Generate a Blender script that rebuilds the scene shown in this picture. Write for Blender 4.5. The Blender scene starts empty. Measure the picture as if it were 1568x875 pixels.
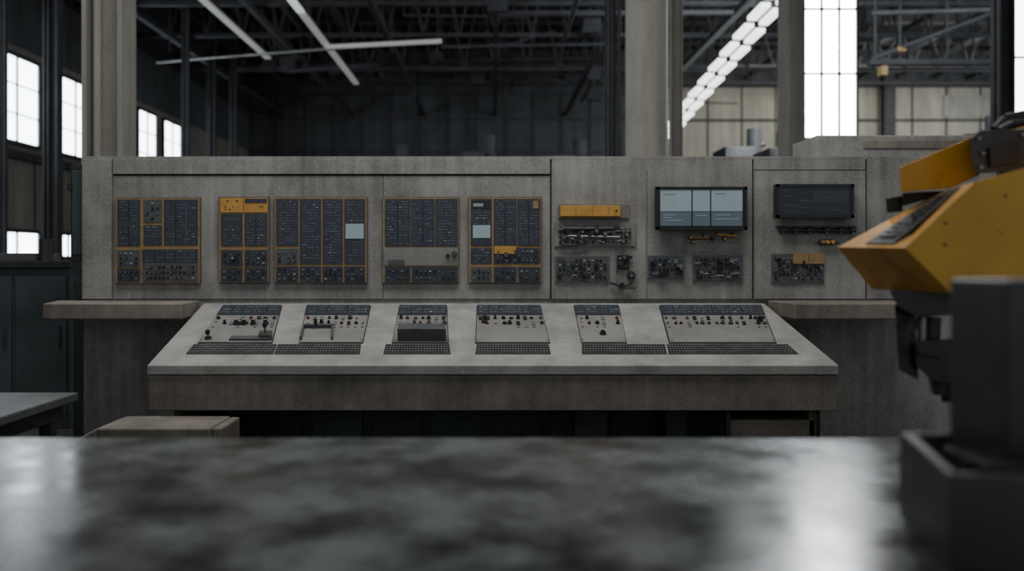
import bpy, bmesh, math, random
from mathutils import Vector
random.seed(7)
F=1250.0; CX=755.0; CY=400.0; H=1.23
YW=5.556
def W(px,py,d): return Vector(((px-CX)/F*d, d, H-(py-CY)/F*d))
def X(px,d): return (px-CX)/F*d
def Z(py,d): return H-(py-CY)/F*d
def lin(c):
    c=c/255.0
    return c/12.92 if c<=0.04045 else ((c+0.055)/1.055)**2.4
def rgb(r,g,b): return (lin(r),lin(g),lin(b),1)

# ---------------- materials ----------------
def base(name):
    m=bpy.data.materials.new(name); m.use_nodes=True
    nt=m.node_tree; b=nt.nodes['Principled BSDF']
    return m,nt,b
def simple(name,col,rough=0.5,metal=0.0,var=0.25,scale=14,bump=0.05,emit=None,es=0,wear=None):
    m,nt,b=base(name)
    tc=nt.nodes.new('ShaderNodeTexCoord')
    n=nt.nodes.new('ShaderNodeTexNoise'); n.inputs['Scale'].default_value=scale; n.inputs['Detail'].default_value=6
    nt.links.new(tc.outputs['Object'],n.inputs['Vector'])
    r=nt.nodes.new('ShaderNodeValToRGB')
    r.color_ramp.elements[0].position=0.3; r.color_ramp.elements[1].position=0.7
    r.color_ramp.elements[0].color=tuple(c*(1-var) for c in col[:3])+(1,)
    r.color_ramp.elements[1].color=tuple(min(1,c*(1+var)) for c in col[:3])+(1,)
    nt.links.new(n.outputs['Fac'],r.inputs['Fac'])
    if wear:
        n2=nt.nodes.new('ShaderNodeTexNoise'); n2.inputs['Scale'].default_value=11; n2.inputs['Detail'].default_value=12; n2.inputs['Roughness'].default_value=0.75
        nt.links.new(tc.outputs['Object'],n2.inputs['Vector'])
        mr=nt.nodes.new('ShaderNodeMapRange'); mr.inputs[1].default_value=0.60; mr.inputs[2].default_value=0.68
        mr.inputs[3].default_value=0; mr.inputs[4].default_value=0.65
        nt.links.new(n2.outputs['Fac'],mr.inputs[0])
        mx=nt.nodes.new('ShaderNodeMix'); mx.data_type='RGBA'; nt.links.new(mr.outputs[0],mx.inputs[0])
        nt.links.new(r.outputs['Color'],mx.inputs[6]); mx.inputs[7].default_value=wear
        nt.links.new(mx.outputs[2],b.inputs['Base Color'])
    else: nt.links.new(r.outputs['Color'],b.inputs['Base Color'])
    b.inputs['Roughness'].default_value=rough; b.inputs['Metallic'].default_value=metal
    if bump:
        bp=nt.nodes.new('ShaderNodeBump'); bp.inputs['Strength'].default_value=bump; bp.inputs['Distance'].default_value=0.01
        nt.links.new(n.outputs['Fac'],bp.inputs['Height']); nt.links.new(bp.outputs['Normal'],b.inputs['Normal'])
    if emit:
        b.inputs['Emission Color'].default_value=emit; b.inputs['Emission Strength'].default_value=es
    return m
def concrete(name,col,rough=0.75,contrast=0.35,streak=0.5,bump=0.25,sc=1.0,rvar=None,spec=0.5,metal=0,stretch=None,fine=0.2):
    m,nt,b=base(name); L=nt.links
    tc=nt.nodes.new('ShaderNodeTexCoord')
    n1=nt.nodes.new('ShaderNodeTexNoise'); n1.inputs['Scale'].default_value=2.2*sc; n1.inputs['Detail'].default_value=9; n1.inputs['Roughness'].default_value=0.62
    n2=nt.nodes.new('ShaderNodeTexNoise'); n2.inputs['Scale'].default_value=45*sc; n2.inputs['Detail'].default_value=5
    mp=nt.nodes.new('ShaderNodeMapping'); mp.inputs['Scale'].default_value=(9*sc,9*sc,0.7*sc)
    n3=nt.nodes.new('ShaderNodeTexNoise'); n3.inputs['Scale'].default_value=1.3; n3.inputs['Detail'].default_value=6
    if stretch:
        ms=nt.nodes.new('ShaderNodeMapping'); ms.inputs['Scale'].default_value=stretch
        L.new(tc.outputs['Object'],ms.inputs['Vector']); L.new(ms.outputs['Vector'],n1.inputs['Vector'])
    else: L.new(tc.outputs['Object'],n1.inputs['Vector'])
    L.new(tc.outputs['Object'],n2.inputs['Vector'])
    L.new(tc.outputs['Object'],mp.inputs['Vector']); L.new(mp.outputs['Vector'],n3.inputs['Vector'])
    mx=nt.nodes.new('ShaderNodeMix'); mx.data_type='FLOAT'; mx.inputs[0].default_value=streak
    L.new(n1.outputs['Fac'],mx.inputs[2]); L.new(n3.outputs['Fac'],mx.inputs[3])
    mx2=nt.nodes.new('ShaderNodeMix'); mx2.data_type='FLOAT'; mx2.inputs[0].default_value=fine
    L.new(mx.outputs[0],mx2.inputs[2]); L.new(n2.outputs['Fac'],mx2.inputs[3])
    r=nt.nodes.new('ShaderNodeValToRGB')
    r.color_ramp.elements[0].position=0.38; r.color_ramp.elements[1].position=0.62
    r.color_ramp.elements[0].color=tuple(c*(1-contrast) for c in col[:3])+(1,)
    r.color_ramp.elements[1].color=tuple(min(1,c*(1+contrast*0.7)) for c in col[:3])+(1,)
    L.new(mx2.outputs[0],r.inputs['Fac']); L.new(r.outputs['Color'],b.inputs['Base Color'])
    bp=nt.nodes.new('ShaderNodeBump'); bp.inputs['Strength'].default_value=bump; bp.inputs['Distance'].default_value=0.01
    L.new(mx2.outputs[0],bp.inputs['Height']); L.new(bp.outputs['Normal'],b.inputs['Normal'])
    b.inputs['Specular IOR Level'].default_value=spec; b.inputs['Metallic'].default_value=metal
    if rvar:
        mr=nt.nodes.new('ShaderNodeMapRange'); mr.inputs[1].default_value=0.38; mr.inputs[2].default_value=0.62
        mr.inputs[3].default_value=rvar[0]; mr.inputs[4].default_value=rvar[1]
        L.new(n1.outputs['Fac'],mr.inputs[0]); L.new(mr.outputs[0],b.inputs['Roughness'])
    else: b.inputs['Roughness'].default_value=rough
    return m
M={}
M['wall']=concrete('concrete_wall',rgb(138,137,132),contrast=0.42,streak=.4,sc=1.4,fine=.25)
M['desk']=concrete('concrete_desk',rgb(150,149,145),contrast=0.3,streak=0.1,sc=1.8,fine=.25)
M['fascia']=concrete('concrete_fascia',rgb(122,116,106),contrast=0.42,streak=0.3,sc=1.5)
M['groove']=simple('groove_dark',rgb(50,48,45),0.9)
M['floor']=concrete('floor_concrete',rgb(80,80,78),0.6)
M['table']=concrete('table_concrete',rgb(78,82,81),contrast=0.8,streak=0.0,bump=0.06,sc=2.6,rvar=(0.17,0.30),spec=0.8,stretch=(.9,1.0,1),fine=.05)
M['tabler']=concrete('bench_steel',rgb(84,88,88),contrast=0.3,rough=0.5)
M['ochre']=simple('ochre_paint',rgb(146,120,80),0.55,var=0.2,scale=20)
M['orange']=simple('amber_paint',rgb(188,142,66),0.5,var=0.15,wear=rgb(110,88,60))
M['panel']=simple('panel_slate',rgb(54,59,68),0.45,var=0.2,scale=25)
M['panel2']=simple('panel_grey',rgb(80,82,84),0.5,var=0.2,scale=25)
M['label']=simple('label_dim',rgb(98,106,118),0.6,var=0.3,scale=60)
M['label2']=simple('label_light',rgb(150,155,158),0.6,var=0.3,scale=60)
M['line']=simple('panel_line',rgb(22,25,30),0.6)
M['black']=simple('black_plastic',rgb(34,34,36),0.4)
M['dark']=simple('dark_metal',rgb(60,61,62),0.45,metal=0.4)
M['post']=simple('gunmetal',rgb(64,65,65),0.4,metal=0.4,var=0.3,scale=5,wear=rgb(104,104,102))
M['grill']=simple('grille_bar',rgb(104,104,102),0.5,metal=0.3)
M['steel']=simple('brushed_steel',rgb(135,135,132),0.35,metal=0.8)
M['red']=simple('red_button',rgb(150,52,42),0.4)
M['white']=simple('white_button',rgb(170,168,160),0.5)
M['plate']=concrete('plate_grey',rgb(130,129,124),contrast=0.25,streak=0.2,rough=0.5,bump=0.05)
M['screen']=simple('screen_lit',rgb(110,125,130),0.2,emit=rgb(150,170,176),es=0.3,var=0.1,bump=0)
M['screen2']=simple('screen_mid',rgb(70,86,92),0.2,emit=rgb(96,114,120),es=0.26,var=0.1,bump=0)
M['screen3']=simple('screen_off',rgb(20,24,30),0.15,emit=rgb(30,36,46),es=0.25,var=0.1,bump=0)
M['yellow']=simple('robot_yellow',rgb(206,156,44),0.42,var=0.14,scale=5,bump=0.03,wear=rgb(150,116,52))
M['yellow2']=simple('robot_yellow_shade_worn',rgb(170,124,54),0.55,var=0.3,scale=9,bump=0.08,wear=rgb(84,68,48))  # darker copy: shade of slope and underside put into the colour, plus wear
M['cab']=simple('cabinet_green_grey',rgb(62,72,74),0.6,var=0.3,scale=3)
M['truss']=simple('truss_steel',rgb(56,57,60),0.7,var=0.3,scale=3)
M['roof']=simple('roof_dark',rgb(36,37,40),0.9,var=0.3,scale=2)
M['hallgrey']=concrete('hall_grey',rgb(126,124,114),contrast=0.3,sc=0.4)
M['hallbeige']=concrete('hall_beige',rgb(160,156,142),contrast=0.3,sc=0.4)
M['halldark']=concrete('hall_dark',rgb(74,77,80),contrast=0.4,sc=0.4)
M['column']=concrete('column_grey',rgb(146,143,134),contrast=0.25,sc=0.7)
def emis(name,col,s):
    m,nt,b=base(name)
    b.inputs['Base Color'].default_value=(0.6,0.6,0.6,1)
    b.inputs['Emission Color'].default_value=col; b.inputs['Emission Strength'].default_value=s
    return m
M['pane']=emis('window_daylight',rgb(232,240,248),11.0)
M['pane2']=emis('window_daylight_bright',rgb(238,243,248),30.0)
M['tube']=emis('fluorescent_tube',rgb(240,240,230),0.13)
M['tube2']=emis('fluorescent_tube_bright',rgb(240,245,245),0.6)
M['roofl']=emis('rooflight_glass',rgb(240,245,245),3)

# ---------------- mesh builder ----------------
class MB:
    def __init__(s,name): s.name=name; s.v=[]; s.f=[]; s.mi=[]; s.sm=[]; s.mats=[]
    def m(s,k):
        if k not in s.mats: s.mats.append(k)
        return s.mats.index(k)
    def poly(s,pts,k,sm=False):
        i=len(s.v); s.v+= [tuple(p) for p in pts]; s.f.append(list(range(i,i+len(pts)))); s.mi.append(s.m(k)); s.sm.append(sm)
    def prism(s,a,b,k):
        n=len(a); i=len(s.v); s.v+=[tuple(p) for p in a]+[tuple(p) for p in b]
        fs=[list(range(i,i+n)),[i+n+j for j in reversed(range(n))]]
        for j in range(n):
            j2=(j+1)%n; fs.append([i+j,i+n+j,i+n+j2,i+j2])
        for q,f in enumerate(fs):
            s.f.append(f); s.mi.append(s.m(k[q] if isinstance(k,(list,tuple)) else k)); s.sm.append(False)
    def box(s,x0,x1,y0,y1,z0,z1,k):
        s.prism([(x0,y0,z0),(x1,y0,z0),(x1,y1,z0),(x0,y1,z0)],[(x0,y0,z1),(x1,y0,z1),(x1,y1,z1),(x0,y1,z1)],k)
    def cyl(s,p0,p1,r0,k,r1=None,n=14,caps=True):
        p0=Vector(p0); p1=Vector(p1); r1=r0 if r1 is None else r1
        d=(p1-p0).normalized(); a=d.orthogonal().normalized(); b=d.cross(a)
        i=len(s.v)
        A=[p0+(a*math.cos(t)+b*math.sin(t))*r0 for t in [2*math.pi*j/n for j in range(n)]]
        B=[p1+(a*math.cos(t)+b*math.sin(t))*r1 for t in [2*math.pi*j/n for j in range(n)]]
        s.v+=[tuple(p) for p in A+B]
        for j in range(n):
            j2=(j+1)%n; s.f.append([i+j,i+j2,i+n+j2,i+n+j]); s.mi.append(s.m(k)); s.sm.append(True)
        if caps: s.poly(list(reversed(A)),k); s.poly(B,k)
    def tubepath(s,pts,r,k,n=8):
        for a,b in zip(pts,pts[1:]): s.cyl(a,b,r,k,n=n)
    def done(s,bevel=0,seg=2,parent=None):
        xs=[p[0] for p in s.v]; ys=[p[1] for p in s.v]; zs=[p[2] for p in s.v]
        o=Vector(((min(xs)+max(xs))/2,(min(ys)+max(ys))/2,min(zs)))
        me=bpy.data.meshes.new(s.name)
        me.from_pydata([tuple(Vector(p)-o) for p in s.v],[],s.f)
        for k in s.mats: me.materials.append(M[k])
        for p,mi,sm in zip(me.polygons,s.mi,s.sm): p.material_index=mi; p.use_smooth=sm
        if bevel:
            bm=bmesh.new(); bm.from_mesh(me); bmesh.ops.recalc_face_normals(bm,faces=bm.faces); bm.to_mesh(me); bm.free()
        ob=bpy.data.objects.new(s.name,me); ob.location=o
        bpy.context.scene.collection.objects.link(ob)
        if bevel:
            md=ob.modifiers.new('bevel','BEVEL'); md.width=bevel; md.segments=seg; md.limit_method='ANGLE'; md.angle_limit=0.6
        if parent: ob.parent=parent
        return ob

class Frame:
    """a planar work surface: O origin, U across, V up the surface, N outwards"""
    def __init__(s,O,U,V,N): s.O=Vector(O); s.U=Vector(U).normalized(); s.V=Vector(V).normalized(); s.N=Vector(N).normalized()
    def pt(s,px,py,n=0):
        d=Vector(((px-CX)/F,1,-(py-CY)/F)); c=Vector((0,0,H))
        t=(s.O-c).dot(s.N)/d.dot(s.N)
        return c+d*t+s.N*n
def R(x0,y0,x1,y1): return [(x0,y0),(x1,y0),(x1,y1),(x0,y1)]
def plate(mb,fr,Q,n0,n1,k):
    mb.prism([fr.pt(p[0],p[1],n0) for p in Q],[fr.pt(p[0],p[1],n1) for p in Q],k)
def flat(mb,fr,Q,n,k): mb.poly([fr.pt(p[0],p[1],n) for p in reversed(Q)],k)
def bl(Q,s,t):
    a,b,c,d=Q
    return ((a[0]*(1-s)+b[0]*s)*(1-t)+(d[0]*(1-s)+c[0]*s)*t,(a[1]*(1-s)+b[1]*s)*(1-t)+(d[1]*(1-s)+c[1]*s)*t)
def sub(Q,s0,t0,s1,t1): return [bl(Q,s0,t0),bl(Q,s1,t0),bl(Q,s1,t1),bl(Q,s0,t1)]
def knob(mb,fr,px,py,n0,n1,r,k,cap=None):
    mb.cyl(fr.pt(px,py,n0),fr.pt(px,py,n0+(n1-n0)*0.35),r*1.35,'dark',n=12)
    mb.cyl(fr.pt(px,py,n0),fr.pt(px,py,n1),r,k,r1=r*0.85,n=12)
    if cap: mb.cyl(fr.pt(px,py,n1),fr.pt(px,py,n1+0.002),r*0.5,cap,n=10)
def text(mb,fr,Q,n,w,h,dens=0.6,k='label'):
    rows=max(1,int(h/4.0)); ncol=max(1,int(w/15))
    for c in range(ncol):
        for r in range(rows):
            if random.random()>dens+0.2: continue
            t0=(r+0.3)/rows; t1=t0+1.3/h
            s=(c+0.12)/ncol; end=(c+0.9)/ncol
            while s<end:
                L=random.uniform(1.2,4.5)/w
                if random.random()<dens:
                    flat(mb,fr,sub(Q,s,t0,min(end,s+L),t1),n,k if random.random()<0.92 else 'label2')
                s+=L+1.3/w
    for c in range(1,ncol):
        flat(mb,fr,sub(Q,c/ncol-0.4/w,0.03,c/ncol+0.4/w,0.97),n,'label' if random.random()<.3 else 'line')
def buttons(mb,fr,Q,n,w,h,pitch=6,big=False):
    rows=max(1,int(h/pitch)); cols=max(1,int(w/pitch))
    for r in range(rows):
        for c in range(cols):
            s=(c+.5)/cols; t=(r+.5)/rows; x,y=bl(Q,s,t); q=random.random()
            if q<0.5: knob(mb,fr,x,y,n,n+0.012,0.0075,'black' ,'label2' if random.random()<.4 else None)
            elif q<0.85: plate(mb,fr,sub(Q,s-1.6/w,t-1.2/h,s+1.6/w,t+1.2/h),n,n+0.005,random.choice(['label','label','label2','black','steel']))
            if random.random()<.5: flat(mb,fr,sub(Q,s-2/w,t+2.1/h,s+1.5/w,t+2.8/h),n+0.001,'label')

# ---------------- room shell ----------------
CE=9.0; YB=30.0; XL=-9.0; XR=20.0; HC=7.9
b=MB('floor'); b.box(XL-0.3,XR+0.3,-4,YB+0.3,-0.2,0,'floor'); b.done()
b=MB('ceiling'); b.box(XL-0.3,XR+0.3,-4,YB+0.3,CE,CE+0.2,'roof'); b.done()
b=MB('wall_left'); b.box(XL-0.3,XL,-4,YB,0,CE,'hallgrey')
for y in range(-2,30,2): b.box(XL,XL+0.02,y,y+0.03,0,3.3,'groove')
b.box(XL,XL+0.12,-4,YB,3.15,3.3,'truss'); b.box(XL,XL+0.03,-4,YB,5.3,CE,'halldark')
b.done()
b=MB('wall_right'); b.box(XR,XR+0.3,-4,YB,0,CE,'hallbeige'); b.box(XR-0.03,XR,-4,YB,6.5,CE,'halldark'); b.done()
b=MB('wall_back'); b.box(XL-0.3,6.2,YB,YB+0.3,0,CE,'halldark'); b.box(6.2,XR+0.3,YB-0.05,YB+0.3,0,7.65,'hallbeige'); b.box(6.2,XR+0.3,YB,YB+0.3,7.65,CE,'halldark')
for i in range(14):
    x=-8+i*1.05; b.box(x,x+0.08,YB-0.06,YB,0,7.5,'truss')
for z in (4.2,5.2,6.4,7.3): b.box(XL,6.2,YB-0.08,YB,z,z+0.09,'truss')
for i in range(11):
    x=6.6+i*1.25; b.box(x,x+0.05,YB-0.08,YB-0.05,0,7.6,'groove')
b.box(6.2,XR,YB-0.15,YB-0.05,6.35,6.43,'truss'); b.box(6.2,XR,YB-0.2,YB-0.05,7.6,7.75,'truss')
b.box(14.2,14.6,YB-0.4,YB-0.05,0,8,'truss'); b.box(16.5,19.5,YB-0.1,YB-0.05,6.5,7.3,'column')
b.done()

wi=0
def win_x(xf,sgn,y0,y1,z0,z1,nx=2,nz=3):
    global wi; wi+=1
    b=MB('window_%d'%wi); a=xf; c=xf+sgn*0.03
    b.box(min(a,c),max(a,c),y0,y1,z0,z1,'pane')
    e=xf+sgn*0.07
    def bar(ya,yb,za,zb): b.box(min(a,e),max(a,e),ya,yb,za,zb,'truss')
    for i in range(nx+1):
        yy=y0+(y1-y0)*i/nx; w=0.04 if i in(0,nx) else 0.012; bar(yy-w,yy+w,z0,z1)
    for i in range(nz+1):
        zz=z0+(z1-z0)*i/nz; w=0.04 if i in(0,nz) else 0.010; bar(y0,y1,zz-w,zz+w)
    b.done()
for (ya,yb) in ((7.2,8.6),(10,11.3),(12.4,13.6),(14.6,16.1),(16.9,18.1),(20.6,21.7),(22.2,23.4)):
    win_x(XL,1,ya,yb,3.45,5.1)
for (ya,yb) in ((14.6,16.1),(16.9,17.5),(10.5,12)): win_x(XL,1,ya,yb,1.3,1.8,2,1)
for (ya,yb) in ((24,27),(17.0,20.0),(12.5,15)): win_x(XR,-1,ya,yb,3.9,7.4,3,3)

D=12
def bay(pa,pb,pz,ks):
    global wi; wi+=1
    b=MB('window_%d'%wi)
    x0,x1=X(pa,D),X(pb,D); zb=Z(pz,D)
    b.box(x0,x1,D+0.02,D+0.06,zb,CE,ks)
    for i in range(4):
        xx=x0+(x1-x0)*i/3; b.box(xx-0.016,xx+0.016,D-0.02,D+0.02,zb,CE,'truss')
    for z in (zb,zb+0.95,zb+1.9,zb+2.9,zb+3.9): b.box(x0,x1,D-0.02,D+0.02,z-0.015,z+0.015,'truss')
    b.box(x0-0.02,x1+0.02,D-0.05,D+0.1,0,zb,'hallgrey')
    b.done(); return x0,x1
x0,x1=bay(1231,1312,212,'pane2'); bay(1550,1640,187,'pane')
b=MB('concrete_pier'); b.box(X(1203,D),x0-0.03,D-0.12,D+0.35,0,CE,'column'); b.box(X(1203,D)+0.1,x0-0.03,D-0.15,D-0.12,0,CE,'hallgrey'); b.done(0.02)
b=MB('steel_column'); 
xa=X(1524,D); b.box(xa,xa+0.22,D-0.02,D+0.02,0,CE,'truss'); b.box(xa,xa+0.03,D-0.12,D+0.12,0,CE,'truss'); b.box(xa+0.19,xa+0.22,D-0.12,D+0.12,0,CE,'truss'); b.done()

def hcol(pxa,pxb,d,k,top=CE,name='steel_column'):
    b=MB(name); xa,xb=X(pxa,d),X(pxb,d); w=xb-xa; t=w*0.12
    b.box(xa,xa+t,d-w*.4,d+w*.4,0,top,k); b.box(xb-t,xb,d-w*.4,d+w*.4,0,top,k); b.box(xa+t,xb-t,d-0.02,d+0.02,0,top,k)
    b.cyl((xa+w*.35,d-w*.3,0),(xa+w*.35,d-w*.3,top),w*.1,k,n=10)
    b.box(xa-0.05,xb+0.05,d-w*.5,d+w*.5,0,0.03,k)
    b.done()
hcol(137,198,8,'column',name='hall_column')
hcol(70,92,14.2,'truss'); hcol(279,289,18,'truss'); hcol(318,330,22,'truss'); hcol(352,362,23,'truss'); hcol(1026,1044,10.2,'column'); hcol(926,942,11,'truss')
hcol(768,778,26,'truss'); hcol(628,636,25,'truss'); hcol(0,10,13,'truss')
b=MB('round_column')
d=9.0; xc=X(990,d)
b.cyl((xc,d,0),(xc,d,CE),0.232,'column',n=40)
for z in (2.0,4.4,6.8): b.cyl((xc,d,z),(xc,d,z+0.03),0.236,'column',n=40)
b.cyl((xc,d,0),(xc,d,0.2),0.3,'column',n=40)
b.done()
b=MB('conduit_pipes')
for px in (932,937,948): b.cyl((X(px,9.6),9.6,0),(X(px,9.6),9.6,CE),0.02,'truss',n=8)
b.done()

def truss(y,z0,z1):
    b=MB('roof_truss'); n=32; dx=(XR-XL)/n
    b.box(XL,XR,y-.06,y+.06,z0,z0+0.1,'truss'); b.box(XL,XR,y-.06,y+.06,z1-0.1,z1,'truss')
    for i in range(n):
        xa=XL+i*dx; b.cyl((xa,y,z0+.05),(xa+dx/2,y,z1-.05),0.03,'truss',n=6); b.cyl((xa+dx/2,y,z1-.05),(xa+dx,y,z0+.05),0.03,'truss',n=6)
    b.done()
for i,y in enumerate((11.5,14.5,17.5,20.5,23.5,26.5,29)): truss(y,(6.7+0.15*(i%2)) if y<25 else 7.5,CE)
b=MB('roof_purlins')
for i in range(21):
    x=XL+0.7+i*1.35; b.box(x,x+.08,3,YB,7.9,8.05,'truss')
for i in range(6):
    x=XL+1.2+i*2.6; b.box(x,x+.12,10,YB,6.55,6.68,'truss')
b.done()
b=MB('roof_pipework')
for i in range(34):
    y=random.uniform(12,28); x=random.uniform(XL+.5,XR-8); z=random.uniform(5.9,7.6); L=random.uniform(1,5)
    if random.random()<.5: b.cyl((x,y,z),(x+L,y+random.uniform(-.4,.4),z+random.uniform(-.1,.1)),random.uniform(.02,.07),'truss',n=8)
    else: b.cyl((x,y,z),(x,min(YB-.1,y+L),z),random.uniform(.02,.07),'truss',n=8)
    b.cyl((x,y,z),(x,y,HC),.015,'truss',n=6)
    if random.random()<.5: b.box(x-.2,x+.2,y-.2,y+.2,z,z+random.uniform(.2,.5),'truss')
b.done()

def strip(xc,y0,y1,z,k,w=0.09,name='strip_light'):
    b=MB(name); b.box(xc-w,xc+w,y0,y1,z,z+0.05,k); b.box(xc-w*1.1,xc+w*1.1,y0,y1,z+0.05,z+0.1,'truss')
    for yy in (y0+.5,y1-.5): b.cyl((xc,yy,z+.1),(xc,yy,HC),.012,'truss',n=6)
    b.done()
strip(-5.35,11.5,19.4,6.03,'tube',0.07); strip(-3.72,15.9,22.2,6.03,'tube',0.07); strip(-3.72,11.5,15.8,6.03,'tube2',0.07)
b=MB('suspended_rail')
b.cyl(W(240,95,19.5),W(676,62,17.8),.035,'steel'); b.cyl(W(500,72,18.1),W(676,63,17.7),.05,'tube')  # second cylinder glows to give the rail its lit stretch; not a lamp
b.cyl(W(676,72,17.9),W(930,68,17.2),.035,'truss'); b.tubepath([W(700,74,17),W(790,66,17),W(830,52,17),W(850,48,17)],.02,'truss')
for px in (260,420,600,670,800,920): p=W(px,80,18); b.cyl(p,(p.x,p.y,HC),.012,'truss',n=6)
b.done()
b=MB('rooflight_row')
n=12
for i in range(n):
    f=i/(n-1); d=14.4+f*11.6; x=5.62; z=6.6-1.25*f
    for s in (0,1):
        xx=x+s*0.36-0.2; dd=d+.35*s
        b.prism([(xx,dd,z),(xx+.19,dd,z),(xx+.19,dd+.88,z-.02),(xx,dd+.88,z-.02)],[(xx,dd,z+.09),(xx+.19,dd,z+.09),(xx+.19,dd+.88,z+.07),(xx,dd+.88,z+.07)],'roofl')
    b.cyl((x+.1,d+.8,z+.1),(x+.1,d+.8,HC),.015,'truss',n=6)
b.box(5.38,5.41,15,27,6.6,6.65,'truss'); b.done()
b=MB('overhead_crane')
b.cyl(W(1335,20,16),W(1568,14,15),.05,'truss'); b.cyl(W(1335,90,17),W(1520,20,16),.05,'truss')
b.box(X(1330,17),X(1560,17),16.9,17.1,Z(100,17),Z(92,17),'truss')
b.box(X(1347,16.8),X(1356,16.8),16.7,16.9,Z(116,16.8),Z(102,16.8),'ochre')
b.box(X(1372,16.8),X(1384,16.8),16.7,16.9,Z(80,16.8),Z(73,16.8),'ochre')
for px in (1340,1378,1450,1550): b.cyl((X(px,17),17,Z(100,17)),(X(px,17),17,HC),.03,'truss',n=6)
b.done()
def machine(px,py,d,w,seed):
    random.seed(seed); b=MB('machine_tool'); x=X(px,d); h=Z(py,d)
    b.box(x-w,x+w,d-.5,d+.5,0,h*.72,'cab'); b.box(x-w*.7,x+w*.2,d-.4,d+.4,h*.72,h*.9,'dark'); b.cyl((x+w*.4,d,h*.7),(x+w*.4,d,h),w*.22,'truss')
    b.cyl((x-w*.6,d,h*.85),(x+w*.7,d,h*.93),.06,'dark'); b.box(x+.1,x+w*.9,d-.55,d-.5,h*.3,h*.6,'panel2'); b.done(0.01)
machine(1135,198,14,.55,1); machine(1185,200,13,.3,2); machine(735,208,20,.6,3); machine(870,215,22,.8,4); machine(1500,178,16,.7,5); machine(600,222,22,.7,8)

# ---------------- control wall ----------------
xl,xr=X(128,YW),3.42; zt=Z(240,YW); z9=Z(458,YW)
b=MB('concrete_control_wall')
b.box(xl,xr,YW,YW+0.35,0,zt,'wall')
b.box(xl,xr,YW-0.012,YW,zt-0.02,zt,'wall')
b.box(xl,X(173,YW),YW-0.022,YW,z9,zt-0.02,'wall')
b.box(X(174.5,YW),X(842,YW),YW-0.018,YW,Z(267,YW),zt-0.02,'wall')
b.box(X(844.5,YW),X(1151,YW),YW-0.012,YW,z9,zt-0.02,'wall')
b.box(X(1153.5,YW),X(1324,YW),YW-0.015,YW,z9,Z(262,YW),'wall')
b.box(X(1153.5,YW),X(1324,YW),YW-0.012,YW,Z(260.5,YW),zt-0.02,'wall')
b.box(X(1326.5,YW),xr,YW-0.012,YW,z9,zt-0.02,'wall')
b.box(X(174.5,YW),X(586,YW),YW-0.008,YW,z9,Z(269.5,YW),'wall')
b.box(X(587.2,YW),X(842,YW),YW-0.008,YW,z9,Z(269.5,YW),'wall')
b.box(X(174,YW),X(843,YW),YW-0.003,YW,Z(268,YW)-.005,Z(268,YW)+.005,'groove')
for px in (843.3,1152.3,1325.3): b.box(X(px,YW)-.004,X(px,YW)+.004,YW-.003,YW,.97,zt-.02,'groove')
b.box(X(989,YW),X(990.2,YW),YW-0.016,YW,z9,Z(262,YW),'fascia')
b.done(0.004)
WF=Frame((0,YW-0.012,0),(1,0,0),(0,0,1),(0,-1,0))
b=MB('concrete_parapet_block'); b.box(X(1240,6.05),3.6,5.93,6.4,0,Z(211,6.05),'wall'); b.box(X(1310,6.05),3.6,5.92,5.94,Z(232,6.05),Z(218,6.05),'fascia'); b.done(.01)
zl=Z(460,YW)
def ledge(a,c,a2,c2):
    b=MB('concrete_ledge'); lo=zl-.1; y=5.12
    b.prism([(a,YW-.03,lo),(c,YW-.03,lo),(c2,y,lo),(a2,y,lo)],[(a,YW-.03,zl),(c,YW-.03,zl),(c2,y,zl),(a2,y,zl)],'fascia'); b.done(.008)
ledge(X(92,YW),X(308,YW),X(65,5.12),X(278,5.12)); ledge(1.86,X(1372,YW),1.89,X(1372,5.12)+.03)
b=MB('junction_cabinet')
b.box(X(108,5.6),xl,5.6,5.8,Z(400,5.6),Z(252,5.6),'dark'); b.box(X(105,5.6),X(112,5.6),5.58,5.62,Z(292,5.6),Z(280,5.6),'black')
b.box(X(112,5.6),xl-.01,5.585,5.6,Z(390,5.6),Z(262,5.6),'cab'); b.box(X(112,5.6),xl,5.6,5.7,0,Z(400,5.6),'dark'); b.done(.004)

# ---------------- instrument panels ----------------
def instrument(name,rect,parts,frame='ochre'):
    b=MB(name); x0,y0,x1,y1=rect
    plate(b,WF,R(x0-1.2,y0-1.2,x1+1.2,y1+1.2),0,.012,'panel2')
    plate(b,WF,R(*rect),0,.02,frame)
    for p in parts:
        a,c,e,g,kind=p; Q=R(a-.8,c-.8,e+.8,g+.8); w=e-a; h=g-c
        if kind=='text': plate(b,WF,Q,.018,.024,'panel'); text(b,WF,sub(Q,.04,.03,.96,.97),.0255,w*.92,h*.94,.62)
        elif kind=='knobs':
            plate(b,WF,Q,.018,.024,'panel2' if random.random()<.4 else 'panel'); buttons(b,WF,sub(Q,.05,.06,.95,.94),.024,w*.9,h*.88,6.2)
        elif kind=='bigknob':
            plate(b,WF,Q,.018,.024,'panel'); buttons(b,WF,sub(Q,.05,.06,.95,.94),.024,w*.9,h*.88,9)
            knob(b,WF,(a+e)/2+3,(c+g)/2,.024,.05,.018,'black','label2')
        elif kind=='screen': plate(b,WF,Q,.022,.028,'screen')
        elif kind=='screen3': plate(b,WF,Q,.022,.027,'screen3')
        elif kind=='amber':
            plate(b,WF,Q,.018,.025,'orange'); text(b,WF,sub(Q,.1,.1,.9,.9),.0265,w*.8,h*.8,.35,'line')
        elif kind=='plain': plate(b,WF,Q,.018,.026,'plate')
    return b
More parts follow.
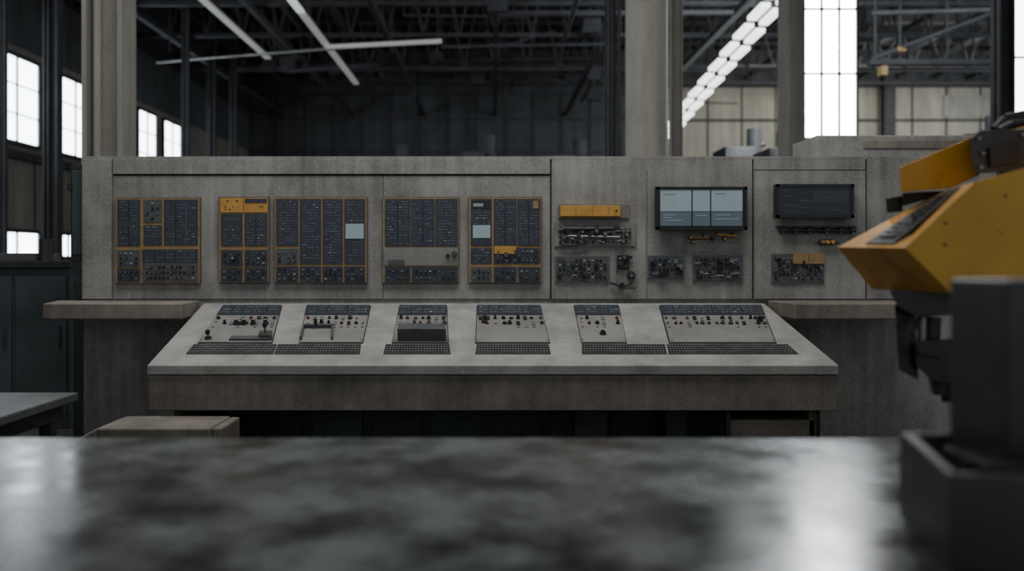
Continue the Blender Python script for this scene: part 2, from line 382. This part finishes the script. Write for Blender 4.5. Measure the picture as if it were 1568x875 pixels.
b=instrument('instrument_panel',(179,304,307,434),[(183,307,216,342,'text'),(183,345,216,376,'text'),(183,384,216,408,'knobs'),(183,412,216,431,'knobs'),(223,307,249,340,'knobs'),(223,346,249,375,'text'),(254,307,304,375,'text'),(221,383,304,402,'text'),(221,404,304,431,'knobs')])
b.done()
b=instrument('instrument_panel',(337,303,412,433),[(340,305,373,325,'amber'),(376,305,410,325,'amber'),(341,329,372,376,'text'),(377,329,410,376,'text'),(341,384,372,407,'bigknob'),(377,384,410,407,'knobs'),(341,411,372,431,'knobs'),(377,411,410,431,'knobs')]); 
plate(b,WF,R(377,305,410,311),.026,.028,'panel'); b.done()
b=instrument('instrument_panel',(422,303,562,433),[(425,306,457,376,'text'),(461,306,492,404,'text'),(496,306,525,404,'text'),(529,306,559,404,'text'),(425,382,457,404,'knobs'),(425,409,457,431,'knobs'),(461,409,492,431,'knobs'),(496,409,525,431,'knobs'),(529,409,559,431,'knobs'),(531,344,557,365,'screen')]); b.done()
b=instrument('instrument_panel',(587,303,702,433),[(591,306,628,377,'text'),(631,306,665,377,'text'),(668,306,700,377,'text'),(589,380,701,406,'plain'),(591,410,628,431,'knobs'),(632,410,700,431,'knobs')])
plate(b,WF,R(595,398,620,405),.026,.032,'panel2'); knob(b,WF,696,389,.026,.06,.014,'steel','black'); knob(b,WF,686,392,.026,.045,.01,'black')
b.done()
b=instrument('instrument_panel',(718,303,828,433),[(722,306,752,376,'text'),(757,306,790,376,'text'),(793,306,826,376,'text'),(722,381,752,403,'text'),(757,381,826,403,'knobs'),(722,410,752,431,'knobs'),(757,410,790,431,'knobs'),(794,410,826,431,'knobs'),(725,346,750,364,'screen'),(725,309,750,319,'screen3')])
plate(b,WF,R(757,377,790,389),.026,.03,'orange'); knob(b,WF,775,391,.03,.055,.014,'steel','black'); plate(b,WF,R(725,312,740,317),.028,.03,'label2')
plate(b,WF,R(816,308,824,320),.025,.028,'ochre'); b.done()

b=MB('amber_signal_bar')
plate(b,WF,R(855,313,963,335),0,.012,'fascia'); plate(b,WF,R(857,316,948,332),.01,.055,'orange'); plate(b,WF,R(855,330,950,334),.01,.04,'ochre')
for px in (880,905,930): plate(b,WF,R(px,317,px+1,331),.05,.057,'ochre')
knob(b,WF,942,324,.055,.058,.006,'black'); b.done(.002)
def device(name,rect,k='panel2',n=20,seed=0,extra=None,base_t=.015):
    random.seed(seed); b=MB(name); x0,y0,x1,y1=rect; Q=R(*rect); w=x1-x0;h=y1-y0
    plate(b,WF,R(x0-1.5,y0-1.5,x1+1.5,y1+1.5),0,.008,'plate'); plate(b,WF,Q,0,base_t,k)
    buttons(b,WF,sub(Q,.04,.08,.96,.92),base_t,w*.92,h*.84,6)
    for i in range(n):
        s=random.uniform(.05,.95);t=random.uniform(.15,.85);x,y=bl(Q,s,t);q=random.random()
        if q<.45: knob(b,WF,x,y,base_t,base_t+random.uniform(.02,.045),random.uniform(.007,.013),random.choice(['black','steel','dark']))
        elif q<.8:
            ww=random.uniform(2,6); plate(b,WF,R(x-ww,y-2,x+ww,y+2),base_t,base_t+random.uniform(.01,.03),random.choice(['dark','black','steel','label']))
        else:
            L=random.uniform(4,10); b.cyl(WF.pt(x,y,base_t+.02),WF.pt(min(x1,x+L),y+random.uniform(-2,3),base_t+.03),.004,'steel',n=6)
    if extra: extra(b)
    return b
def dev_row(b):
    b.cyl(WF.pt(862,351,.04),WF.pt(938,351,.04),.014,'dark'); b.cyl(WF.pt(866,362,.035),WF.pt(948,364,.035),.01,'steel')
    for px in (868,885,902,912,925,958): knob(b,WF,px,353+random.uniform(-3,8),.03,.06,.014,random.choice(['black','dark','steel']))
    b.tubepath([WF.pt(862,366,.03),WF.pt(856,374,.03),WF.pt(870,377,.03),WF.pt(900,372,.03)],.005,'black')
device('valve_manifold',(850,343,972,377),'plate',26,3,dev_row,.012).done()
device('switch_panel',(851,393,932,431),'panel2',8,4).done()
device('switch_box',(944,391,963,413),'dark',4,5).done()
b=MB('power_socket')
plate(b,WF,R(946,414,975,440),0,.006,'plate'); knob(b,WF,966,422,.005,.03,.022,'dark','steel')
b.tubepath([WF.pt(966,428,.03),WF.pt(963,436,.04),WF.pt(950,438,.035),WF.pt(934,433,.02)],.008,'black'); b.cyl(WF.pt(951,437,.005),WF.pt(951,437,.05),.018,'black'); b.done()

def monitor(rect,segs,extra):
    b=MB('wall_monitor'); x0,y0,x1,y1=rect
    plate(b,WF,R(x0+30,y0+15,x1-30,y1-15),0,.04,'dark')
    plate(b,WF,R(*rect),.03,.085,'black')
    for e in (R(x0,y0,x1,y0+4.5),R(x0,y1-4.5,x1,y1),R(x0,y0,x0+4.5,y1),R(x1-4.5,y0,x1,y1)): plate(b,WF,e,.08,.092,'black')
    for q,k in segs:
        plate(b,WF,R(*q),.084,.087 if k!='screen3' else .0855,k)
    extra(b); return b.done()
def ex1(b):
    for q in (R(1012,330,1030,331),R(1012,334,1025,335),R(1060,331,1078,332),R(1090,330,1112,331),R(1090,298,1105,299),R(1012,299,1030,300),R(1014,338,1040,339),R(1088,336,1125,337)): flat(b,WF,q,.0885,'screen2' if q[0][1]<320 else 'screen')
monitor((1001,288,1138,353),[((1006,293,1132,348),'screen3'),((1007,293,1054,325),'screen'),((1007,326,1054,347),'screen2'),((1056,293,1082,325),'screen'),((1056,326,1082,347),'screen2'),((1084,293,1131,325),'screen'),((1084,326,1131,347),'screen2')],ex1)
def ex2(b):
    for i in range(14):
        x=random.uniform(1190,1270);y=random.uniform(292,325); flat(b,WF,R(x,y,x+random.uniform(6,22),y+1),.0885,'panel2')
monitor((1182,284,1299,335),[((1187,289,1294,330),'screen3'),((1236,293,1290,312),'panel')],ex2)
b=MB('pneumatic_fittings')
plate(b,WF,R(1050,368,1132,371),0,.01,'plate')
for px,py,k in ((1056,364,'orange'),(1060,371,'orange'),(1078,362,'steel'),(1090,366,'dark'),(1099,359,'orange'),(1108,366,'orange'),(1122,360,'ochre')):
    knob(b,WF,px,py,0,.04,.011,k)
b.cyl(WF.pt(1056,364,.03),WF.pt(1085,364,.03),.007,'ochre'); b.cyl(WF.pt(1095,359,.035),WF.pt(1128,362,.03),.008,'orange'); b.done()
device('switch_panel',(992,392,1046,426),'panel2',12,6).done()
device('switch_panel',(1061,391,1136,430),'panel2',16,7).done()
b=MB('linear_actuator')
plate(b,WF,R(1188,346,1308,350),0,.02,'dark'); b.cyl(WF.pt(1192,353,.035),WF.pt(1306,354,.035),.014,'black')
for px in (1196,1215,1236,1262,1284,1302): b.cyl(WF.pt(px-4,353,.035),WF.pt(px+4,353,.035),.021,'dark'); knob(b,WF,px,356,.01,.05,.008,'steel')
b.done()
b=MB('pneumatic_fittings'); 
for px,k in ((1257,'ochre'),(1264,'orange'),(1272,'orange')): knob(b,WF,px,371,0,.045,.015,k)
b.cyl(WF.pt(1250,373,.03),WF.pt(1280,372,.03),.008,'dark'); b.done()
def yc(b): plate(b,WF,R(1212,388,1260,404),.02,.03,'ochre'); text(b,WF,R(1216,390,1256,402),.031,40,12,.4,'orange')
device('switch_panel',(1181,389,1260,433),'panel2',10,9,yc).done()

# ---------------- console desk ----------------
yF=4.48; zF=Z(560,yF); zB=Z(463,YW)
V=Vector((0,YW-yF,zB-zF)); N=Vector((0,-V.z,V.y))
DK=Frame((0,yF,zF),(1,0,0),V,N)
TL=DK.pt(312,464.5); TR=DK.pt(1170,464.5); BL=DK.pt(225,560); BR=DK.pt(1285,560)
dn=Vector((0,0,-.052))
b=MB('control_console')
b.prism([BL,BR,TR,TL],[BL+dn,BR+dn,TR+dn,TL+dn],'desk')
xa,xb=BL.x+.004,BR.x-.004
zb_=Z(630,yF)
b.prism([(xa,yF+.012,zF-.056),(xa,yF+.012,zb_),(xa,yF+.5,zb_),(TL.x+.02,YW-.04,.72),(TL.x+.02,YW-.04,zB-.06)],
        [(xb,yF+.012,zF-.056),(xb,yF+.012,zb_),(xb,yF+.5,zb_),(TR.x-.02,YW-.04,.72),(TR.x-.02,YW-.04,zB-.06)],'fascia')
b.box(xa+.01,xb-.01,yF+.02,yF+.4,zF-.06,zF-.05,'groove')
con=b.done(.005)
b=MB('plinth'); b.box(-1.55,1.75,4.95,5.5,0,.42,'dark')
for i in range(9): 
    x=-1.45+i*.36; b.box(x,x+.3,4.93,4.95,.04,.4,'cab' if i%2 else 'dark')
b.box(-1.86,-1.8,4.75,5.5,0,.42,'fascia'); b.box(1.78,1.86,4.6,5.5,0,.42,'fascia')
b.box(X(880,4.7),X(930,4.7),4.7,4.8,0,.42,'dark'); b.box(X(1020,4.7),X(1052,4.7),4.7,4.8,0,.42,'dark')
b.box(X(1118,4.6),X(1248,4.6),4.6,4.85,0,.335,'fascia'); b.box(X(1108,4.6),X(1114,4.6),4.55,4.6,0,.42,'dark'); b.box(X(1250,4.6),X(1256,4.6),4.55,4.6,0,.42,'steel')
o=b.done(.004); 
b2=MB('top_controls')
def cpanel(T0,T1,B0,B1,y0=470,y1=526,seed=0,red=3):
    random.seed(seed)
    Q=[(T0,y0),(T1,y0),(B1,y1),(B0,y1)]; w=T1-T0; h=y1-y0
    plate(b2,DK,sub(Q,-.012,-.015,1.012,1.015),0,.003,'dark')
    plate(b2,DK,Q,0,.008,'plate')
    hd=sub(Q,0.0,0.0,1,.26); plate(b2,DK,hd,.006,.014,'panel'); 
    text(b2,DK,sub(hd,.02,.1,.98,.9),.0155,w,h*.24,.7,'label'); 
    n=max(4,int(w/10))
    for r,t in enumerate((.36,.5)):
        for i in range(n):
            q=random.random(); x,y=bl(Q,(i+.5+random.uniform(-.2,.2))/n,t)
            if q<.5: knob(b2,DK,x,y,.008,random.uniform(.02,.038),random.uniform(.007,.012),random.choice(['black','dark','steel']),random.choice([None,None,'white']))
            elif q<.6 : knob(b2,DK,x,y,.008,.025,.008,'red')
            elif q<.7: knob(b2,DK,x,y,.008,.02,.006,'white')
            elif q<.85: s=(i+.5)/n; plate(b2,DK,sub(Q,s-2.5/w,t-.05,s+2.5/w,t+.04),.008,.014,random.choice(['black','label']))
            if random.random()<.5: s=(i+.5)/n; flat(b2,DK,sub(Q,s-2/w,t+.08,s+2/w,t+.1),.009,'dark')
    for s,t in ((.02,.95),(.98,.95),(.02,.3),(.98,.3)): x,y=bl(Q,s,t); b2.cyl(DK.pt(x,y,.008),DK.pt(x,y,.011),.005,'steel',n=8)
    return Q
cpanel(342,431,304,416,seed=1); cpanel(470,567,459,555,seed=2); cpanel(612,684,601,686,seed=3); cpanel(731,827,729,841,seed=14); cpanel(879,947,891,959,seed=5); cpanel(1011,1165,1026,1187,seed=16)
def lever(px,py,h=.07,k='steel'):
    b2.cyl(DK.pt(px,py,.005),DK.pt(px,py,.02),.02,'dark'); b2.cyl(DK.pt(px,py,.02),DK.pt(px,py,h),.007,k); b2.cyl(DK.pt(px,py,h-.01),DK.pt(px,py,h+.012),.013,'black')
lever(319,521,.05); lever(407,520,.09); lever(742,496,.04); lever(923,514,.02); lever(1163,494,.03)
for px in (362,374,388,407): knob(b2,DK,px,499,.008,.04,.014,'dark','white')
plate(b2,DK,[(398,516),(418,516),(417,523),(396,523)],.008,.04,'steel')
plate(b2,DK,[(355,519),(416,519),(414,524),(351,524)],.008,.02,'panel2')
for q in ([(464,503),(467,503),(462,523),(459,523)],[(508,503),(511,503),(510,523),(507,523)],[(466,503),(511,503),(511,505),(465,505)]): plate(b2,DK,q,.008,.03,'panel2')
b2.cyl(DK.pt(484,505,.03),DK.pt(484,505,.07),.01,'black')
plate(b2,DK,[(613,516),(681,516),(683,525),(609,525)],.008,.085,'panel2'); 
def grille(Q):
    plate(b2,DK,Q,0,.003,'black')
    w=Q[1][0]-Q[0][0]; n=int(w/4.2)
    for i in range(n+1):
        s=i/n; plate(b2,DK,sub(Q,max(0,s-.55/w),0,min(1,s+.55/w),1),.003,.006,'grill')
    for j in range(5):
        t=j/4; plate(b2,DK,sub(Q,0,max(0,t-.035),1,min(1,t+.035)),.003,.007,'grill')
grille([(297,529),(424,529),(418,543),(285,543)]); grille([(426,529),(553,529),(551,543),(420,543)])
grille([(591,529),(688,529),(690,543),(587,543)]); grille([(730,529),(840,529),(843,543),(728,543)])
grille([(891,529),(1018,529),(1021,543),(891,543)]); grille([(1021,529),(1206,529),(1222,543),(1024,543)])
o2=b2.done()
bpy.context.view_layer.update()
for k in (o,o2):
    k.parent=con; k.matrix_parent_inverse=con.matrix_world.inverted()

b=MB('concrete_plinth_block')
b.box(-2.0,-1.43,4.12,4.455,0,.385,'fascia'); b.box(-1.43,-1.38,4.15,4.455,0,.38,'fascia')
b.prism([(-2.0,4.12,0),(-2.0,4.12,.385),(-2.0,4.455,.385),(-2.0,4.455,0)],[(-2.16,4.12,0),(-2.12,4.12,.32),(-2.12,4.455,.32),(-2.16,4.455,0)],'fascia'); b.done(.01)

# ---------------- left: cabinet and bench ----------------
b=MB('switchgear_cabinet')
b.box(-5.2,X(108,6),6.0,6.8,0,1.22,'cab'); b.box(-5.2,X(108,6)+.02,5.96,6.8,1.18,1.23,'dark')
for i in range(5):
    x=-5.1+i*.4; b.box(x,x+.37,5.98,6.0,.1,1.12,'cab'); b.cyl((x+.33,5.97,.6),(x+.33,5.97,.75),.01,'dark',n=8)
b.box(-4.4,-4.0,6.2,6.5,1.23,1.33,'dark'); b.box(-3.9,-3.5,6.2,6.6,1.23,1.29,'panel2'); b.cyl((-3.45,6.3,1.23),(-3.45,6.3,1.4),.05,'dark'); b.done(.006)
b=MB('steel_workbench')
b.box(-3.6,-2.08,3.0,4.1,.53,.57,'tabler'); b.box(-3.55,-2.13,3.05,4.05,.45,.53,'dark')
for x in (-3.5,-2.2):
    for y in (3.1,3.95): b.box(x,x+.06,y,y+.06,0,.45,'dark')
b.box(-3.5,-2.15,3.1,4.0,.12,.15,'dark'); b.done(.006)

# ---------------- foreground table ----------------
b=MB('concrete_worktable')
b.box(-2.6,2.6,.45,2.222,.68,.75,'table')
for x in (-2.4,2.2): b.box(x,x+.2,.6,2.0,0,.68,'fascia')
b.box(-2.2,2.2,1.2,1.3,.2,.68,'fascia'); b.done(.006,3)

# ---------------- robot arm ----------------
b=MB('robot_arm')
dn_,df=2.35,2.75
near=[W(1385,380,dn_),W(1492,279,dn_),W(1760,205,dn_),W(1760,446,dn_),W(1457,450,dn_)]
far=[W(1282,379,df),W(1440,294,df),W(1740,220,df),W(1740,446,df),W(1335,443,df)]
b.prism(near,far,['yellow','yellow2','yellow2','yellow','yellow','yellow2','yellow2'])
def lerp(a,c,t): return Vector(a)*(1-t)+Vector(c)*t
A=lerp(near[0],far[0],.2);B=lerp(near[1],far[1],.30);C=lerp(near[1],far[1],.82);Dd=lerp(near[0],far[0],.62)
nn=(Vector(near[1])-Vector(near[0])).cross(Vector(far[0])-Vector(near[0])).normalized()
if nn.y>0: nn=-nn
A2,B2,C2,D2=lerp(A,B,.06),lerp(A,B,.97),lerp(Dd,C,.97),lerp(Dd,C,.06)
b.prism([p+nn*.003 for p in (A2,B2,C2,D2)],[p-nn*.01 for p in (A2,B2,C2,D2)],'dark')
for t in (.12,.2,.28,.36,.44,.52,.6,.68,.76,.84):
    p=lerp(A2,B2,t); q=lerp(D2,C2,t); p2=lerp(A2,B2,t+.03); q2=lerp(D2,C2,t+.03)
    aa=[lerp(p,q,.2),lerp(p,q,.8),lerp(p2,q2,.8),lerp(p2,q2,.2)]
    b.prism([v+nn*.002 for v in aa],[v+nn*.006 for v in aa],'black')
u=[(1377,256),(1478,214),(1500,201),(1500,268),(1456,288),(1380,294)]
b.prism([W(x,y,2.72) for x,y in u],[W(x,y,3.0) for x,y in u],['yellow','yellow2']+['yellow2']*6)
h=[(1484,214),(1500,199),(1780,190),(1780,235),(1560,262),(1492,266)]
b.prism([W(x,y,2.6) for x,y in h],[W(x,y,2.95) for x,y in h],'post')
h2=[(1515,226),(1560,216),(1560,250),(1518,256)]
b.prism([W(x,y,2.585) for x,y in h2],[W(x,y,2.61) for x,y in h2],'black')
for x,y in ((1500,212),(1503,256),(1567,206),(1506,235)): b.cyl(W(x,y,2.6),W(x,y,2.585),.006,'steel',n=8)
b.tubepath([W(1525,200,2.75),W(1540,184,2.75),W(1570,178,2.75),W(1640,182,2.75)],.022,'black')
b.tubepath([W(1530,200,2.7),W(1550,190,2.7),W(1580,186,2.7),W(1640,190,2.7)],.014,'dark')
for x,y in ((1447,375),(1448,342),(1475,430),(1540,300)): b.cyl(W(x,y,dn_),W(x,y,dn_-.003),.0045,'dark',n=10)
g=((1362,445),(1462,450),(1462,482),(1405,486),(1375,470)); b.prism([W(x,y,2.42) for x,y in g],[W(x,y,2.7) for x,y in g],'black')
g=((1370,466),(1402,480),(1406,582),(1376,566)); b.prism([W(x,y,2.48) for x,y in g],[W(x,y,2.68) for x,y in g],'black')
b.cyl(W(1412,486,2.5),W(1412,524,2.5),.012,'steel'); b.cyl(W(1425,486,2.55),W(1423,530,2.55),.03,'dark')
g=((1402,524),(1462,518),(1462,588),(1428,584),(1402,560)); b.prism([W(x,y,2.46) for x,y in g],[W(x,y,2.62) for x,y in g],'black')
b.cyl(W(1438,570,2.5),W(1440,604,2.5),.02,'dark'); b.cyl(W(1452,580,2.5),W(1456,614,2.5),.026,'black'); b.cyl(W(1428,580,2.52),W(1432,600,2.52),.012,'steel')
b.tubepath([W(1408,488,2.45),W(1396,510,2.42),W(1410,540,2.42),W(1440,548,2.42)],.008,'dark')
g=((1356,304),(1382,300),(1382,324),(1358,326)); b.prism([W(x,y,2.8) for x,y in g],[W(x,y,2.9) for x,y in g],'dark')
g=((1382,296),(1450,292),(1440,300),(1382,316)); b.prism([W(x,y,2.78) for x,y in g],[W(x,y,2.95) for x,y in g],'dark')
b.box(1.85,2.5,2.3,2.95,1.2,1.7,'yellow2'); b.cyl((2.2,2.62,.1),(2.2,2.62,1.2),.2,'yellow2',n=24)
b.box(1.9,2.5,2.3,2.95,0,.12,'dark')
b.done(.004)

# ---------------- tool post in tray ----------------
b=MB('steel_tool_tray')
P=[(.777,1.56),(1.25,1.56),(1.25,1.2),(.70,1.25)]
def ring(P,s):
    cx=sum(p[0] for p in P)/4; cy=sum(p[1] for p in P)/4
    return [(cx+(p[0]-cx)*(1-s/abs(p[0]-cx)),cy+(p[1]-cy)*(1-s/abs(p[1]-cy))) for p in P]
I=ring(P,.02); z0,z1=.75,.903
for i in range(4):
    j=(i+1)%4
    b.prism([(*P[i],z0),(*P[j],z0),(*I[j],z0),(*I[i],z0)],[(*P[i],z1),(*P[j],z1),(*I[j],z1),(*I[i],z1)],'post')
b.prism([(*p,z0) for p in I],[(*p,z0+.09) for p in I],'black')
random.seed(3)
for i in range(16):
    x=random.uniform(.78,1.0);y=random.uniform(1.32,1.52); b.cyl((x,y,z0+.08),(x+random.uniform(-.02,.02),y+random.uniform(-.02,.02),z0+random.uniform(.11,.14)),random.uniform(.008,.02),random.choice(['dark','steel','black']),n=8)
b.done(.005)
b=MB('steel_tool_post')
x0=X(1462,1.5)
b.prism([(x0,1.52,.842),(x0+.035,1.40,.842),(1.14,1.40,.842),(1.14,1.52,.842)],[(x0,1.52,Z(427,1.5)),(x0+.035,1.40,Z(427,1.5)),(1.14,1.40,Z(427,1.5)),(1.14,1.52,Z(427,1.5))],'post')
b.box(x0-.01,1.15,1.39,1.53,.842,.885,'post')
b.done(.006)

# ---------------- lights ----------------
def area(name,loc,rot,sx,sy,e,col=(1,1,1)):
    l=bpy.data.lights.new(name,'AREA'); l.shape='RECTANGLE'; l.size=sx; l.size_y=sy; l.energy=e; l.color=col
    o=bpy.data.objects.new(name,l); o.location=loc; o.rotation_euler=rot; bpy.context.scene.collection.objects.link(o); return o
area('added_key_console',(-.2,3.7,6.0),(math.radians(14),0,0),5,1.6,235,(1,.985,.96))  # added overhead area key for the console; the ceiling has no skylight
area('added_fill_hall_right',(12,24,7.5),(math.radians(55),0,0),8,3,340,(1,.97,.91))  # added area light to brighten the beige back wall; no roof opening
area('added_fill_left',(-6,7,7.5),(0,0,0),2,4,100,(.95,.98,1))  # added area light below the closed ceiling, left side
area('added_fill_hall',(-1,20,8.7),(math.radians(15),0,0),10,12,100,(.95,.98,1))  # added dim area light so the trusses show faintly; ceiling is solid
w=bpy.data.worlds.new('world'); bpy.context.scene.world=w; w.use_nodes=True
w.node_tree.nodes['Background'].inputs[0].default_value=(.88,.93,1,1); w.node_tree.nodes['Background'].inputs[1].default_value=.45

# ---------------- camera ----------------
c=bpy.data.cameras.new('camera'); co=bpy.data.objects.new('camera',c); bpy.context.scene.collection.objects.link(co)
co.location=(0,0,H); co.rotation_euler=(math.radians(90),0,0)
c.lens=36*F/1568; c.sensor_width=36
c.shift_x=(784-CX)/1568; c.shift_y=-(437.5-CY)/1568
c.clip_start=.05
c.dof.use_dof=True; c.dof.focus_distance=4.7; c.dof.aperture_fstop=1.1
bpy.context.scene.camera=co
